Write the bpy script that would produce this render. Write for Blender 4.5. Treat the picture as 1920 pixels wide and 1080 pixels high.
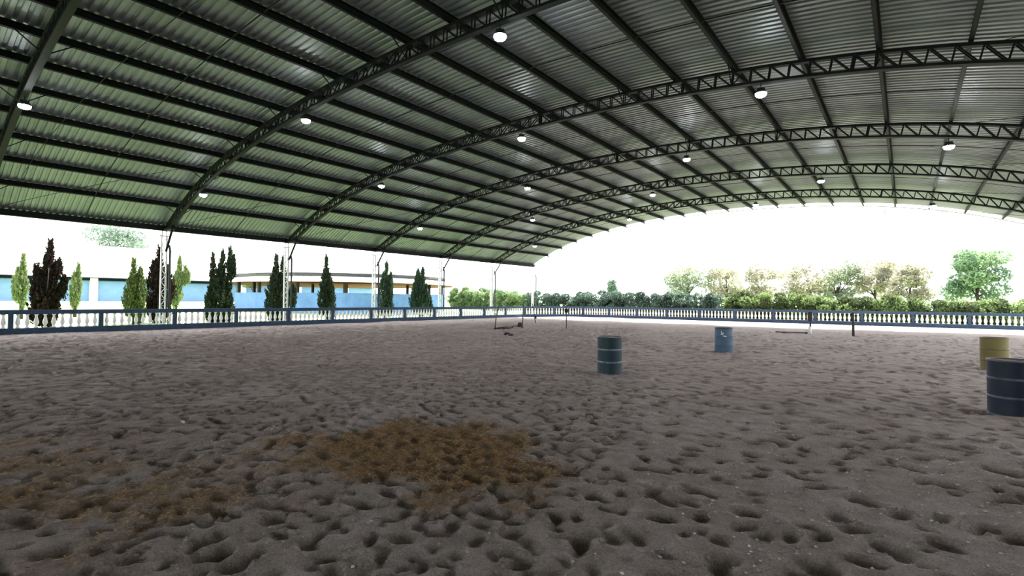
import bpy, math, random
import numpy as np
from mathutils import Matrix, Vector

for o in list(bpy.data.objects):
    bpy.data.objects.remove(o, do_unlink=True)
scene = bpy.context.scene
COL = scene.collection
random.seed(7)
rng = np.random.default_rng(11)

# ------------------------------------------------------------------ camera
F_PX, YAW, PITCH, ROLL, EYE = 936.39, 0.66751, 0.02502, 0.00793, 1.7
fw = Vector((-math.sin(YAW) * math.cos(PITCH), math.cos(YAW) * math.cos(PITCH), math.sin(PITCH)))
rt0 = Vector((math.cos(YAW), math.sin(YAW), 0))
up0 = rt0.cross(fw)
rt = rt0 * math.cos(ROLL) + up0 * math.sin(ROLL)
up = -rt0 * math.sin(ROLL) + up0 * math.cos(ROLL)
cam_d = bpy.data.cameras.new('camera')
cam = bpy.data.objects.new('camera', cam_d)
COL.objects.link(cam)
cam_d.sensor_width = 36
cam_d.lens = F_PX / 1920 * 36
cam_d.clip_end = 600
cam.matrix_world = Matrix(((rt.x, up.x, -fw.x, 0), (rt.y, up.y, -fw.y, 0), (rt.z, up.z, -fw.z, EYE), (0, 0, 0, 1)))
scene.camera = cam

# ------------------------------------------------------------------ light
world = bpy.data.worlds.new('world')
scene.world = world
world.use_nodes = True
bg = world.node_tree.nodes['Background']
bg.inputs[0].default_value = (0.93, 0.97, 1.0, 1)
bg.inputs[1].default_value = 2.3
sun_d = bpy.data.lights.new('sun', 'SUN')
sun = bpy.data.objects.new('sun', sun_d)
COL.objects.link(sun)
sun_d.energy = 11.5
sun_d.angle = math.radians(3)
sun_d.color = (1.0, 0.95, 0.86)
sv = Vector((-0.06, 1.0, 1.55)).normalized()          # towards the sun: high above the far end
sun.rotation_euler = sv.to_track_quat('Z', 'Y').to_euler()
vs = scene.view_settings
vs.view_transform = 'Standard'
vs.look = 'None'
vs.exposure = 1.08
vs.gamma = 1.0
vs.use_curve_mapping = False
scene.cycles.use_denoising = True
scene.cycles.max_bounces = 8
scene.cycles.diffuse_bounces = 5


# ------------------------------------------------------------------ helpers
def ray(px, py):
    return fw + rt * ((px - 960) / F_PX) - up * ((py - 540) / F_PX)


def at_x(px, X):
    """y where the view direction of column px meets the vertical plane x = X."""
    d = ray(px, 560)
    return d.y * X / d.x


def at_y(px, Y):
    d = ray(px, 560)
    return d.x * Y / d.y


class MB:
    def __init__(self):
        self.v, self.f, self.m = [], [], []

    def add(self, vs_, fs, mi=0):
        n = len(self.v)
        self.v += [tuple(p) for p in vs_]
        self.f += [tuple(i + n for i in f) for f in fs]
        self.m += [mi] * len(fs)
        return self

    def box(self, x0, x1, y0, y1, z0, z1, mi=0):
        return self.add([(x0, y0, z0), (x1, y0, z0), (x1, y1, z0), (x0, y1, z0), (x0, y0, z1), (x1, y0, z1), (x1, y1, z1), (x0, y1, z1)],
                        [(0, 3, 2, 1), (4, 5, 6, 7), (0, 1, 5, 4), (1, 2, 6, 5), (2, 3, 7, 6), (3, 0, 4, 7)], mi)

    def bar(self, a, b, w, t, side=(0, 1, 0), mi=0):
        """rectangular bar from a to b: w along 'side', t across."""
        a, b = Vector(a), Vector(b)
        d = (b - a).normalized()
        s = Vector(side)
        s = (s - d * s.dot(d)).normalized()
        n = d.cross(s)
        p = []
        for c in (a, b):
            p += [c - s * w / 2 - n * t / 2, c + s * w / 2 - n * t / 2, c + s * w / 2 + n * t / 2, c - s * w / 2 + n * t / 2]
        return self.add(p, [(0, 3, 2, 1), (4, 5, 6, 7), (0, 1, 5, 4), (1, 2, 6, 5), (2, 3, 7, 6), (3, 0, 4, 7)], mi)

    def tube(self, pts, rad, n=8, mi=0, cap=True):
        pts = [Vector(p) for p in pts]
        rr = rad if isinstance(rad, (list, tuple)) else [rad] * len(pts)
        base = len(self.v)
        vv, ff = [], []
        ref = None
        for i, p in enumerate(pts):
            d = (pts[min(i + 1, len(pts) - 1)] - pts[max(i - 1, 0)]).normalized()
            if ref is None:
                ref = Vector((0, 0, 1)) if abs(d.z) < 0.9 else Vector((1, 0, 0))
            s = d.cross(ref).normalized()
            u = s.cross(d).normalized()
            ref = u
            for k in range(n):
                a = 2 * math.pi * k / n
                vv.append(p + s * math.cos(a) * rr[i] + u * math.sin(a) * rr[i])
        for i in range(len(pts) - 1):
            for k in range(n):
                ff.append((i * n + k, i * n + (k + 1) % n, (i + 1) * n + (k + 1) % n, (i + 1) * n + k))
        if cap:
            ff.append(tuple(range(n - 1, -1, -1)))
            ff.append(tuple(range((len(pts) - 1) * n, len(pts) * n)))
        return self.add(vv, ff, mi)

    def lathe(self, prof, n=16, c=(0, 0, 0), mi=0, cap=True):
        vv, ff = [], []
        for r, z in prof:
            for k in range(n):
                a = 2 * math.pi * k / n
                vv.append((c[0] + r * math.cos(a), c[1] + r * math.sin(a), c[2] + z))
        for i in range(len(prof) - 1):
            for k in range(n):
                ff.append((i * n + k, i * n + (k + 1) % n, (i + 1) * n + (k + 1) % n, (i + 1) * n + k))
        if cap:
            ff.append(tuple(range(n - 1, -1, -1)))
            ff.append(tuple(range((len(prof) - 1) * n, len(prof) * n)))
        return self.add(vv, ff, mi)

    def mesh(self, name, mats, smooth=False):
        me = bpy.data.meshes.new(name)
        me.from_pydata(self.v, [], self.f)
        for m in (mats if isinstance(mats, (list, tuple)) else [mats]):
            me.materials.append(m)
        if any(self.m):
            me.polygons.foreach_set('material_index', self.m)
        if smooth:
            me.polygons.foreach_set('use_smooth', [True] * len(me.polygons))
        me.update()
        return me

    def build(self, name, mats, parent=None, smooth=False):
        return link(name, self.mesh(name, mats, smooth), parent)


def link(name, me, parent=None, loc=None):
    o = bpy.data.objects.new(name, me)
    COL.objects.link(o)
    if parent is not None:
        o.parent = parent
    if loc is not None:
        o.location = loc
    return o


def tag(o, label=None, cat=None, group=None, kind=None):
    if label:
        o['label'] = label
    if cat:
        o['category'] = cat
    if group:
        o['group'] = group
    if kind:
        o['kind'] = kind
    return o


def empty(name, loc=(0, 0, 0), rz=0.0):
    o = bpy.data.objects.new(name, None)
    COL.objects.link(o)
    o.location = loc
    o.rotation_euler = (0, 0, rz)
    o.empty_display_size = 0.2
    return o


def np_mesh(name, verts, quads, mats, smooth=False, attr=None):
    me = bpy.data.meshes.new(name)
    nv, nq, k = len(verts), len(quads), quads.shape[1]
    me.vertices.add(nv)
    me.vertices.foreach_set('co', np.ascontiguousarray(verts, dtype=np.float32).ravel())
    me.loops.add(nq * k)
    me.loops.foreach_set('vertex_index', np.ascontiguousarray(quads, dtype=np.int32).ravel())
    me.polygons.add(nq)
    me.polygons.foreach_set('loop_start', np.arange(0, nq * k, k, dtype=np.int32))
    me.polygons.foreach_set('loop_total', np.full(nq, k, dtype=np.int32))
    if smooth:
        me.polygons.foreach_set('use_smooth', np.ones(nq, dtype=bool))
    for m in (mats if isinstance(mats, (list, tuple)) else [mats]):
        me.materials.append(m)
    if attr is not None:
        a = me.attributes.new('tint', 'FLOAT', 'POINT')
        a.data.foreach_set('value', np.ascontiguousarray(attr, dtype=np.float32))
    me.update()
    me.validate()
    return me


# ------------------------------------------------------------------ materials
def mat(name, col, rough=0.6, metal=0.0, var=0.0, scale=4.0, col2=None, bump=0.0, bscale=30.0, objvar=0.0, spec=0.5):
    m = bpy.data.materials.new(name)
    m.use_nodes = True
    nt = m.node_tree
    b = nt.nodes['Principled BSDF']
    b.inputs['Roughness'].default_value = rough
    b.inputs['Metallic'].default_value = metal
    b.inputs['Specular IOR Level'].default_value = spec
    c1 = (*col, 1)
    tc = nt.nodes.new('ShaderNodeTexCoord')
    if var or col2:
        nz = nt.nodes.new('ShaderNodeTexNoise')
        nz.inputs['Scale'].default_value = scale
        nz.inputs['Detail'].default_value = 6
        nz.inputs['Roughness'].default_value = 0.62
        nt.links.new(tc.outputs['Object'], nz.inputs['Vector'])
        rp = nt.nodes.new('ShaderNodeValToRGB')
        rp.color_ramp.elements[0].position = 0.33
        rp.color_ramp.elements[1].position = 0.68
        if col2 is None:
            rp.color_ramp.elements[0].color = (*[max(0, c * (1 - var)) for c in col], 1)
            rp.color_ramp.elements[1].color = (*[min(1, c * (1 + var)) for c in col], 1)
        else:
            rp.color_ramp.elements[0].color = c1
            rp.color_ramp.elements[1].color = (*col2, 1)
        nt.links.new(nz.outputs['Fac'], rp.inputs['Fac'])
        out = rp.outputs['Color']
        if objvar:
            oi = nt.nodes.new('ShaderNodeObjectInfo')
            mr = nt.nodes.new('ShaderNodeMapRange')
            mr.inputs[3].default_value = 1 - objvar
            mr.inputs[4].default_value = 1 + objvar
            nt.links.new(oi.outputs['Random'], mr.inputs[0])
            hv = nt.nodes.new('ShaderNodeHueSaturation')
            nt.links.new(mr.outputs[0], hv.inputs['Value'])
            nt.links.new(out, hv.inputs['Color'])
            out = hv.outputs['Color']
        nt.links.new(out, b.inputs['Base Color'])
    else:
        b.inputs['Base Color'].default_value = c1
    if bump:
        n2 = nt.nodes.new('ShaderNodeTexNoise')
        n2.inputs['Scale'].default_value = bscale
        n2.inputs['Detail'].default_value = 5
        nt.links.new(tc.outputs['Object'], n2.inputs['Vector'])
        bp = nt.nodes.new('ShaderNodeBump')
        bp.inputs['Strength'].default_value = bump
        bp.inputs['Distance'].default_value = 0.02
        nt.links.new(n2.outputs['Fac'], bp.inputs['Height'])
        nt.links.new(bp.outputs['Normal'], b.inputs['Normal'])
    return m


def leaf_mat(name, ca, cb, trans=0.35, rough=0.55):
    """leaves: two colours chosen by the per-leaf 'tint' value, with light passing through the blade."""
    m = bpy.data.materials.new(name)
    m.use_nodes = True
    nt = m.node_tree
    nt.nodes.remove(nt.nodes['Principled BSDF'])
    out = nt.nodes['Material Output']
    at = nt.nodes.new('ShaderNodeAttribute')
    at.attribute_name = 'tint'
    mx = nt.nodes.new('ShaderNodeMix')
    mx.data_type = 'RGBA'
    nt.links.new(at.outputs['Fac'], mx.inputs['Factor'])
    mx.inputs['A'].default_value = (*ca, 1)
    mx.inputs['B'].default_value = (*cb, 1)
    d = nt.nodes.new('ShaderNodeBsdfDiffuse')
    t = nt.nodes.new('ShaderNodeBsdfTranslucent')
    nt.links.new(mx.outputs['Result'], d.inputs['Color'])
    nt.links.new(mx.outputs['Result'], t.inputs['Color'])
    ms = nt.nodes.new('ShaderNodeMixShader')
    ms.inputs[0].default_value = trans
    nt.links.new(d.outputs[0], ms.inputs[1])
    nt.links.new(t.outputs[0], ms.inputs[2])
    nt.links.new(ms.outputs[0], out.inputs['Surface'])
    return m


M = {}
M['steel'] = mat('dark_steel', (0.008, 0.009, 0.011), 0.6, 0.0, var=0.35, scale=3, spec=0.12)
M['purlin'] = mat('purlin_steel', (0.007, 0.008, 0.009), 0.6, 0.0, var=0.3, scale=2, spec=0.12)
M['sheet'] = mat('roof_sheet_metal', (0.225, 0.252, 0.268), 0.45, 0.5, var=0.10, scale=1.4, objvar=0.07)
M['white_steel'] = mat('white_painted_steel', (0.72, 0.72, 0.72), 0.5, 0.0, var=0.12, scale=6)
M['pipe'] = mat('dark_pipe', (0.035, 0.045, 0.06), 0.5, 0.0, var=0.2, scale=5)
M['navy'] = mat('blue_wall_paint', (0.038, 0.066, 0.115), 0.7, 0.0, var=0.25, scale=5, bump=0.15, spec=0.2)
M['baluster'] = mat('white_concrete', (0.90, 0.89, 0.88), 0.75, 0.0, var=0.05, scale=9)
M['blue_wall'] = mat('light_blue_render', (0.17, 0.29, 0.49), 0.8, 0.0, var=0.08, scale=1.5)
M['pen_blue'] = mat('round_pen_blue', (0.105, 0.215, 0.44), 0.75, 0.0, var=0.15, scale=1.2)
M['white_wall'] = mat('white_render', (0.78, 0.78, 0.76), 0.8, 0.0, var=0.05, scale=2)
M['pale_tile'] = mat('pale_roof_tile', (0.72, 0.66, 0.62), 0.8, 0.0, var=0.1, scale=3)
M['white_roof'] = mat('white_roof_metal', (0.82, 0.81, 0.79), 0.5, 0.0, var=0.04, scale=2)
M['red_soffit'] = mat('red_timber', (0.27, 0.075, 0.05), 0.7, 0.0, var=0.2, scale=3)
M['dark_timber'] = mat('dark_timber', (0.035, 0.025, 0.02), 0.7, 0.0, var=0.3, scale=8)
M['fascia'] = mat('dark_fascia', (0.02, 0.02, 0.024), 0.6, 0.0, var=0.2, scale=4)
M['eave_shade'] = mat('eave_shade_navy', (0.008, 0.012, 0.03), 0.7, 0.0, var=0.2, scale=4, spec=0.1)  # shade under the long building's eave, put into a near-black colour
M['bark'] = mat('bark', (0.035, 0.027, 0.02), 0.9, 0.0, var=0.4, scale=14, bump=0.5)
M['grey_pole'] = mat('weathered_pole', (0.10, 0.085, 0.075), 0.8, 0.0, var=0.3, scale=12)
M['white_paint'] = mat('white_pole_paint', (0.75, 0.75, 0.73), 0.7, 0.0, var=0.1, scale=12)
M['dark_stuff'] = mat('dark_rubber', (0.02, 0.018, 0.017), 0.8, 0.0, var=0.3, scale=18, bump=0.3)
M['grass'] = mat('lawn_grass', (0.18, 0.28, 0.10), 0.9, 0.0, col2=(0.27, 0.36, 0.16), scale=0.8, bump=0.5, bscale=60)
M['pebble'] = mat('pebbles', (0.50, 0.47, 0.45), 0.8, 0.0, var=0.5, scale=3)

# sand: grey-brown, trampled
sand = bpy.data.materials.new('trampled_sand')
sand.use_nodes = True
nt = sand.node_tree
b = nt.nodes['Principled BSDF']
b.inputs['Roughness'].default_value = 0.95
b.inputs['Specular IOR Level'].default_value = 0.15
tc = nt.nodes.new('ShaderNodeTexCoord')


def noise(scale, det=6, rough=0.6):
    n = nt.nodes.new('ShaderNodeTexNoise')
    n.inputs['Scale'].default_value = scale
    n.inputs['Detail'].default_value = det
    n.inputs['Roughness'].default_value = rough
    nt.links.new(tc.outputs['Object'], n.inputs['Vector'])
    return n


def ramp(src, p0, c0, p1, c1):
    r = nt.nodes.new('ShaderNodeValToRGB')
    r.color_ramp.elements[0].position = p0
    r.color_ramp.elements[0].color = (*c0, 1)
    r.color_ramp.elements[1].position = p1
    r.color_ramp.elements[1].color = (*c1, 1)
    nt.links.new(src, r.inputs['Fac'])
    return r


n_big, n_mid, n_fine = noise(0.35, 4), noise(5.0, 8, 0.65), noise(70.0, 5, 0.75)
r1 = ramp(n_big.outputs['Fac'], 0.35, (0.365, 0.305, 0.282), 0.65, (0.425, 0.365, 0.348))
r2 = ramp(n_mid.outputs['Fac'], 0.3, (0.92, 0.89, 0.875), 0.7, (1.32, 1.31, 1.31))
r3 = ramp(n_fine.outputs['Fac'], 0.3, (0.5, 0.5, 0.5), 0.7, (1.4, 1.4, 1.4))


def mult(a_, b_):
    mx = nt.nodes.new('ShaderNodeMix')
    mx.data_type = 'RGBA'
    mx.blend_type = 'MULTIPLY'
    mx.inputs['Factor'].default_value = 1
    nt.links.new(a_, mx.inputs['A'])
    nt.links.new(b_, mx.inputs['B'])
    return mx.outputs['Result']


sat = nt.nodes.new('ShaderNodeAttribute')               # bits of straw dust trodden into the sand
sat.attribute_name = 'tint'
sfac = nt.nodes.new('ShaderNodeMath')
sfac.operation = 'MULTIPLY'
sfac.inputs[1].default_value = 0.5
nt.links.new(sat.outputs['Fac'], sfac.inputs[0])
smx = nt.nodes.new('ShaderNodeMix')
smx.data_type = 'RGBA'
nt.links.new(sfac.outputs[0], smx.inputs['Factor'])
nt.links.new(r1.outputs['Color'], smx.inputs['A'])
smx.inputs['B'].default_value = (0.32, 0.195, 0.105, 1)
nt.links.new(mult(mult(smx.outputs['Result'], r2.outputs['Color']), r3.outputs['Color']), b.inputs['Base Color'])
vo = nt.nodes.new('ShaderNodeTexVoronoi')
vo.feature = 'SMOOTH_F1'
vo.inputs['Scale'].default_value = 4.6
vo.inputs['Smoothness'].default_value = 0.5
wn = noise(1.7, 3)
wm = nt.nodes.new('ShaderNodeMix')
wm.data_type = 'RGBA'
wm.inputs['Factor'].default_value = 0.25
nt.links.new(tc.outputs['Object'], wm.inputs['A'])
nt.links.new(wn.outputs['Color'], wm.inputs['B'])
nt.links.new(wm.outputs['Result'], vo.inputs['Vector'])
bp1 = nt.nodes.new('ShaderNodeBump')
bp1.inputs['Strength'].default_value = 0.8
bp1.inputs['Distance'].default_value = 0.09
nt.links.new(vo.outputs['Distance'], bp1.inputs['Height'])
bp2 = nt.nodes.new('ShaderNodeBump')
bp2.inputs["Strength"].default_value = 0.8
bp2.inputs['Distance'].default_value = 0.02
nf2 = noise(52.0, 6, 0.75)
nt.links.new(nf2.outputs['Fac'], bp2.inputs['Height'])
nt.links.new(bp1.outputs['Normal'], bp2.inputs['Normal'])
nt.links.new(bp2.outputs['Normal'], b.inputs['Normal'])
M['sand'] = sand

lamp_m = bpy.data.materials.new('lamp_lens_glow')
lamp_m.use_nodes = True
lb = lamp_m.node_tree.nodes['Principled BSDF']
lb.inputs['Base Color'].default_value = (0.9, 0.9, 0.9, 1)
lb.inputs['Emission Color'].default_value = (0.95, 0.97, 1.0, 1)
lb.inputs['Emission Strength'].default_value = 95.0
M['lens'] = lamp_m

# ------------------------------------------------------------------ roof profile (arch spanning x, repeated along y)
HALF, XC, HE, HP, DEP, BULGE = 20.1804, -11.6398, 5.4831, 9.3467, 0.5239, 1.4292
SAG = HP - HE
RAD = (HALF ** 2 + SAG ** 2) / (2 * SAG)
ZC = HP - RAD
TH0 = math.asin(HALF / RAD)
BAY = 6.90575
Y1 = 9.64728
ARCH_Y = [Y1 + (i - 1) * BAY for i in range(-1, 7)]      # index 0 is behind the camera, index 7 the far end


def prof(th, off=0.0):
    u = math.sin(th) * RAD / HALF
    r = RAD + BULGE * u * u * (1 - u * u) + off
    return XC + r * math.sin(th), ZC + r * math.cos(th)


_t = np.linspace(-TH0 * 1.06, TH0 * 1.06, 6001)
_u = np.sin(_t) * RAD / HALF
_r = RAD + BULGE * _u ** 2 * (1 - _u ** 2)
_X, _Z = XC + _r * np.sin(_t), ZC + _r * np.cos(_t)
_S = np.concatenate([[0], np.cumsum(np.hypot(np.diff(_X), np.diff(_Z)))])
_S -= np.interp(-TH0, _t, _S)
S_END = float(np.interp(TH0, _t, _S))


def th_s(s):
    return float(np.interp(s, _S, _t))


def P(s, off=0.0, y=0.0):
    x, z = prof(th_s(s), off)
    return Vector((x, y, z))


def sweep(mb, s0, s1, off0, off1, y0, y1, n=48, mi=0):
    """a bar of box section that follows the arch from s0 to s1."""
    vv, ff = [], []
    for i in range(n + 1):
        s = s0 + (s1 - s0) * i / n
        a, c = P(s, off0), P(s, off1)
        vv += [(a.x, y0, a.z), (a.x, y1, a.z), (c.x, y1, c.z), (c.x, y0, c.z)]
    for i in range(n):
        k = i * 4
        for j in range(4):
            ff.append((k + j, k + (j + 1) % 4, k + 4 + (j + 1) % 4, k + 4 + j))
    ff.append((3, 2, 1, 0))
    ff.append((n * 4, n * 4 + 1, n * 4 + 2, n * 4 + 3))
    return mb.add(vv, ff, mi)


# purlin positions along the arch
PUR_S = [S_END / 2 + (k - 11) * 1.862 for k in range(1, 22)]
PUR_H = 0.22
ROOF_Y0, ROOF_Y1 = ARCH_Y[0] - 4 * BAY, ARCH_Y[-1] + 0.12

# ------------------------------------------------------------------ setting: arena floor with hoof prints
FX0, FX1, FY0, FY1 = -31.55, 12.0, -12.0, 47.3


def axis(lo, hi, a, c, d0, g, dmax):
    pts = list(np.arange(a, c, d0))
    d, q = d0, c
    while q < hi:
        pts.append(q)
        d = min(d * g, dmax)
        q += d
    pts.append(hi)
    left, d, q = [], d0, a
    while True:
        d = min(d * g, dmax)
        q -= d
        if q <= lo:
            break
        left.append(q)
    return np.array([lo] + left[::-1] + pts)


gx = axis(FX0, FX1, -15.0, 3.0, 0.037, 1.011, 0.2)
gy = axis(FY0, FY1, 0.4, 12.0, 0.037, 1.013, 0.26)
GX, GY = np.meshgrid(gx, gy)
H = np.zeros_like(GX)
for _ in range(14):                                       # slow undulation
    kx, ky, ph = rng.normal(0, 0.9), rng.normal(0, 0.9), rng.uniform(0, 6.28)
    H += 0.006 * np.sin(kx * GX + ky * GY + ph)


def stamp(cx, cy, L, W, ang, depth, rim):
    R = 2.1 * max(L, W)
    i0, i1 = np.searchsorted(gx, (cx - R, cx + R))
    j0, j1 = np.searchsorted(gy, (cy - R, cy + R))
    if i1 - i0 < 2 or j1 - j0 < 2:
        return
    dx, dy = GX[j0:j1, i0:i1] - cx, GY[j0:j1, i0:i1] - cy
    ca, sa = math.cos(ang), math.sin(ang)
    u, v = (dx * ca + dy * sa) / L, (-dx * sa + dy * ca) / W
    q = u * u + v * v
    bowl = -depth * np.exp(-q * q * 1.1) * (1 - 0.55 * u)       # deeper at the toe
    lip = rim * np.exp(-((np.sqrt(q) - 1.35) ** 2) / 0.10) * (1 + 0.5 * u)
    H[j0:j1, i0:i1] += bowl + lip


for k in range(11500):
    cx, cy = rng.uniform(-15.0, 4.0), rng.uniform(0.2, 14.5)
    rough = cx < -0.42 * cy - 0.3
    if rng.random() > (0.97 if rough else 0.26):
        continue
    L = rng.uniform(0.04, 0.105) if rough else rng.uniform(0.05, 0.13)
    stamp(cx, cy, L, L * rng.uniform(0.5, 0.8), rng.uniform(0, 6.28), L * rng.uniform(0.36, 0.6), L * rng.uniform(0.03, 0.09))
for k in range(26000):
    cx, cy = rng.uniform(-31, 6), rng.uniform(0, 36)
    if cx > -15.0 and cy < 14.5:
        continue
    if cx > -0.45 * cy and rng.random() < 0.72:
        continue
    L = rng.uniform(0.08, 0.16)
    stamp(cx, cy, L, L * 0.75, rng.uniform(0, 6.28), L * rng.uniform(0.45, 0.7), L * rng.uniform(0.05, 0.12))
H += rng.normal(0, 0.0022, H.shape) * (np.hypot(GX + 3.5, GY - 3) < 9)
H = np.clip(H, -0.13, 0.09)
edge = np.minimum.reduce([GX - FX0, FX1 - GX, GY - FY0, FY1 - GY])
H *= np.clip(edge / 0.6, 0, 1)
nx, ny = len(gx), len(gy)
idx = np.arange(nx * ny).reshape(ny, nx)


POLY = np.array([(-5.55, 2.65), (-5.5, 4.35), (-4.5, 5.25), (-3.5, 4.85), (-2.72, 3.8), (-2.95, 2.92), (-3.9, 3.1), (-4.6, 2.75)])


def poly_sd(x, y):
    """signed distance to the straw patch outline, positive inside"""
    d = np.full(np.shape(x), 1e9)
    ins = np.zeros(np.shape(x), bool)
    for i in range(len(POLY)):
        (x0, y0), (x1, y1) = POLY[i], POLY[(i + 1) % len(POLY)]
        ex, ey = x1 - x0, y1 - y0
        t = np.clip(((x - x0) * ex + (y - y0) * ey) / (ex * ex + ey * ey), 0, 1)
        d = np.minimum(d, np.hypot(x - x0 - t * ex, y - y0 - t * ey))
        ins ^= ((y0 > y) != (y1 > y)) & (x < ex * (y - y0) / (ey + 1e-12) + x0)
    return np.where(ins, d, -d)


def straw_dens(x, y):
    wob = 0.16 * np.sin(3.1 * x + 1.3) * np.sin(2.7 * y) + 0.13 * np.sin(7.3 * x + 2.1 * y) + 0.13 * np.sin(5.1 * y - 4.0 * x) + 0.1 * np.sin(11 * x + 9 * y) * np.sin(13 * y - 6 * x)
    core = np.clip((poly_sd(x, y) + 0.22 + 1.1 * wob) / 0.5, 0, 1)
    line = y - (0.98 + 0.42 * (x + 6.0))
    trail = np.exp(-(line / 0.95) ** 2) * np.clip((-3.7 - x) / 0.8, 0, 1) * np.clip(0.34 + 1.3 * wob, 0, 0.75)
    return np.maximum(core, trail)


quads = np.stack([idx[:-1, :-1], idx[:-1, 1:], idx[1:, 1:], idx[1:, :-1]], -1).reshape(-1, 4)
verts = np.stack([GX.ravel(), GY.ravel(), H.ravel()], -1)
stain = np.zeros_like(GX)
jm, im = (gy < 6.5) & (gy > 0), (gx > -9) & (gx < -1.5)
stain[np.ix_(jm, im)] = straw_dens(GX[np.ix_(jm, im)], GY[np.ix_(jm, im)])
floor = link('floor', np_mesh('floor', verts, quads, M['sand'], True, stain.ravel()))
tag(floor, 'grey-brown trampled sand arena floor full of hoof prints', kind='structure')


def ground_h(x, y):
    i = np.clip(np.searchsorted(gx, x) - 1, 0, nx - 2)
    j = np.clip(np.searchsorted(gy, y) - 1, 0, ny - 2)
    tx, ty = (x - gx[i]) / (gx[i + 1] - gx[i]), (y - gy[j]) / (gy[j + 1] - gy[j])
    return (H[j, i] * (1 - tx) * (1 - ty) + H[j, i + 1] * tx * (1 - ty) + H[j + 1, i] * (1 - tx) * ty + H[j + 1, i + 1] * tx * ty)


# lawn outside: rises gently to the left
def lawn_z(x):
    return -0.04 + 1.32 * min(max((-x - 33.0) / 31.0, 0), 1.0)


mb = MB()
xs = [-220, -110, -80, -64, -56, -48, -41, -36, -33, -31.45]
ys = [-60, 0, 20, 47.2]
vv = [(x, y, lawn_z(x)) for y in ys for x in xs]
n = len(xs)
mb.add(vv, [(j * n + i, j * n + i + 1, (j + 1) * n + i + 1, (j + 1) * n + i) for j in range(len(ys) - 1) for i in range(n - 1)])
xs2 = xs + [-20, 0, 20, 60, 160]
n = len(xs2)
ys2 = [47.2, 60, 90, 260]
vv = [(x, y, lawn_z(x)) for y in ys2 for x in xs2]
mb.add(vv, [(j * n + i, j * n + i + 1, (j + 1) * n + i + 1, (j + 1) * n + i) for j in range(len(ys2) - 1) for i in range(n - 1)])
vv = [(12, -60, -0.04), (160, -60, -0.04), (160, 47.2, -0.04), (12, 47.2, -0.04)]
mb.add(vv, [(0, 1, 2, 3)])
vv = [(-31.45, -60, -0.04), (12, -60, -0.04), (12, -12, -0.04), (-31.45, -12, -0.04)]
mb.add(vv, [(0, 1, 2, 3)])
lawn = mb.build('ground', M['grass'])
tag(lawn, 'sunlit lawn around the arena, rising to the blue building', kind='structure')

# ------------------------------------------------------------------ setting: roof
ceiling = empty('ceiling', (0, 0, 0))
tag(ceiling, 'arched corrugated metal roof on dark purlins', kind='structure')
SHEET_W = BAY / 6
N_ARC = 5
pitch = SHEET_W / 5
wave = []
for k in range(5):
    y0 = k * pitch
    wave += [(y0, 0.0), (y0 + pitch * 0.46, 0.0), (y0 + pitch * 0.56, 0.036), (y0 + pitch * 0.9, 0.036)]
wave.append((SHEET_W, 0.0))
s_lo, s_hi = -0.35, S_END + 0.35
for a in range(N_ARC):
    sa, sb = s_lo + (s_hi - s_lo) * a / N_ARC, s_lo + (s_hi - s_lo) * (a + 1) / N_ARC + 0.12
    vv, ff = [], []
    SEG = 7
    for i in range(SEG + 1):
        s = sa + (sb - sa) * i / SEG
        lift = 0.004 * (a % 2) + PUR_H + 0.005
        for y, hgt in wave:
            p = P(s, lift + hgt)
            vv.append((p.x, y, p.z))
    w = len(wave)
    for i in range(SEG):
        for j in range(w - 1):
            ff.append((i * w + j, i * w + j + 1, (i + 1) * w + j + 1, (i + 1) * w + j))
    me = MB().add(vv, ff).mesh('roof_sheet', M['sheet'])
    nrow = int(round((ROOF_Y1 - 0.12 - ROOF_Y0) / SHEET_W))
    hid = MB()
    for k in range(nrow):
        y0 = ROOF_Y0 + k * SHEET_W + 0.12
        if y0 + SHEET_W < -0.5:                            # behind the camera: joined
            hid.add([(p[0], p[1] + y0, p[2]) for p in vv], ff)
        else:
            link('roof_sheet', me, ceiling, (0, y0, 0))
    tag(hid.build('rear_roofing', M['sheet'], ceiling), kind='stuff')

for s in PUR_S:
    c = P(s)
    th = th_s(s)
    mb = MB()
    t, nrm = Vector((math.cos(th), 0, -math.sin(th))), Vector((math.sin(th), 0, math.cos(th)))
    # C section: web and two flanges
    for (t0, t1, n0, n1) in ((-0.05, -0.036, 0.0, PUR_H), (-0.05, 0.05, 0.0, 0.014), (-0.05, 0.05, PUR_H - 0.014, PUR_H), (0.04, 0.05, 0.0, 0.035)):
        q = []
        for y in (ROOF_Y0, ROOF_Y1):
            for tt, nn in ((t0, n0), (t1, n0), (t1, n1), (t0, n1)):
                p = c + t * tt + nrm * nn
                q.append((p.x, y, p.z))
        mb.add(q, [(0, 1, 2, 3), (7, 6, 5, 4), (0, 4, 5, 1), (1, 5, 6, 2), (2, 6, 7, 3), (3, 7, 4, 0)])
    mb.build('purlin', M['purlin'], ceiling)
for sgn in (0, 1):
    xe = -31.82 if sgn == 0 else XC + HALF
    mb = MB()
    mb.box(xe - 0.16, xe + 0.08, ROOF_Y0, ROOF_Y1, HE - 0.12, HE + 0.16)
    mb.build('eave_beam', M['purlin'], ceiling)
for i in range(len(ARCH_Y) - 1):                          # tie line through the middle of each bay
    ym = (ARCH_Y[i] + ARCH_Y[i + 1]) / 2
    mb = MB()
    sweep(mb, 0.1, S_END - 0.1, 0.015, 0.04, ym - 0.014, ym + 0.014, 60)
    mb.build('sag_rod', M['steel'], ceiling)
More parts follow.
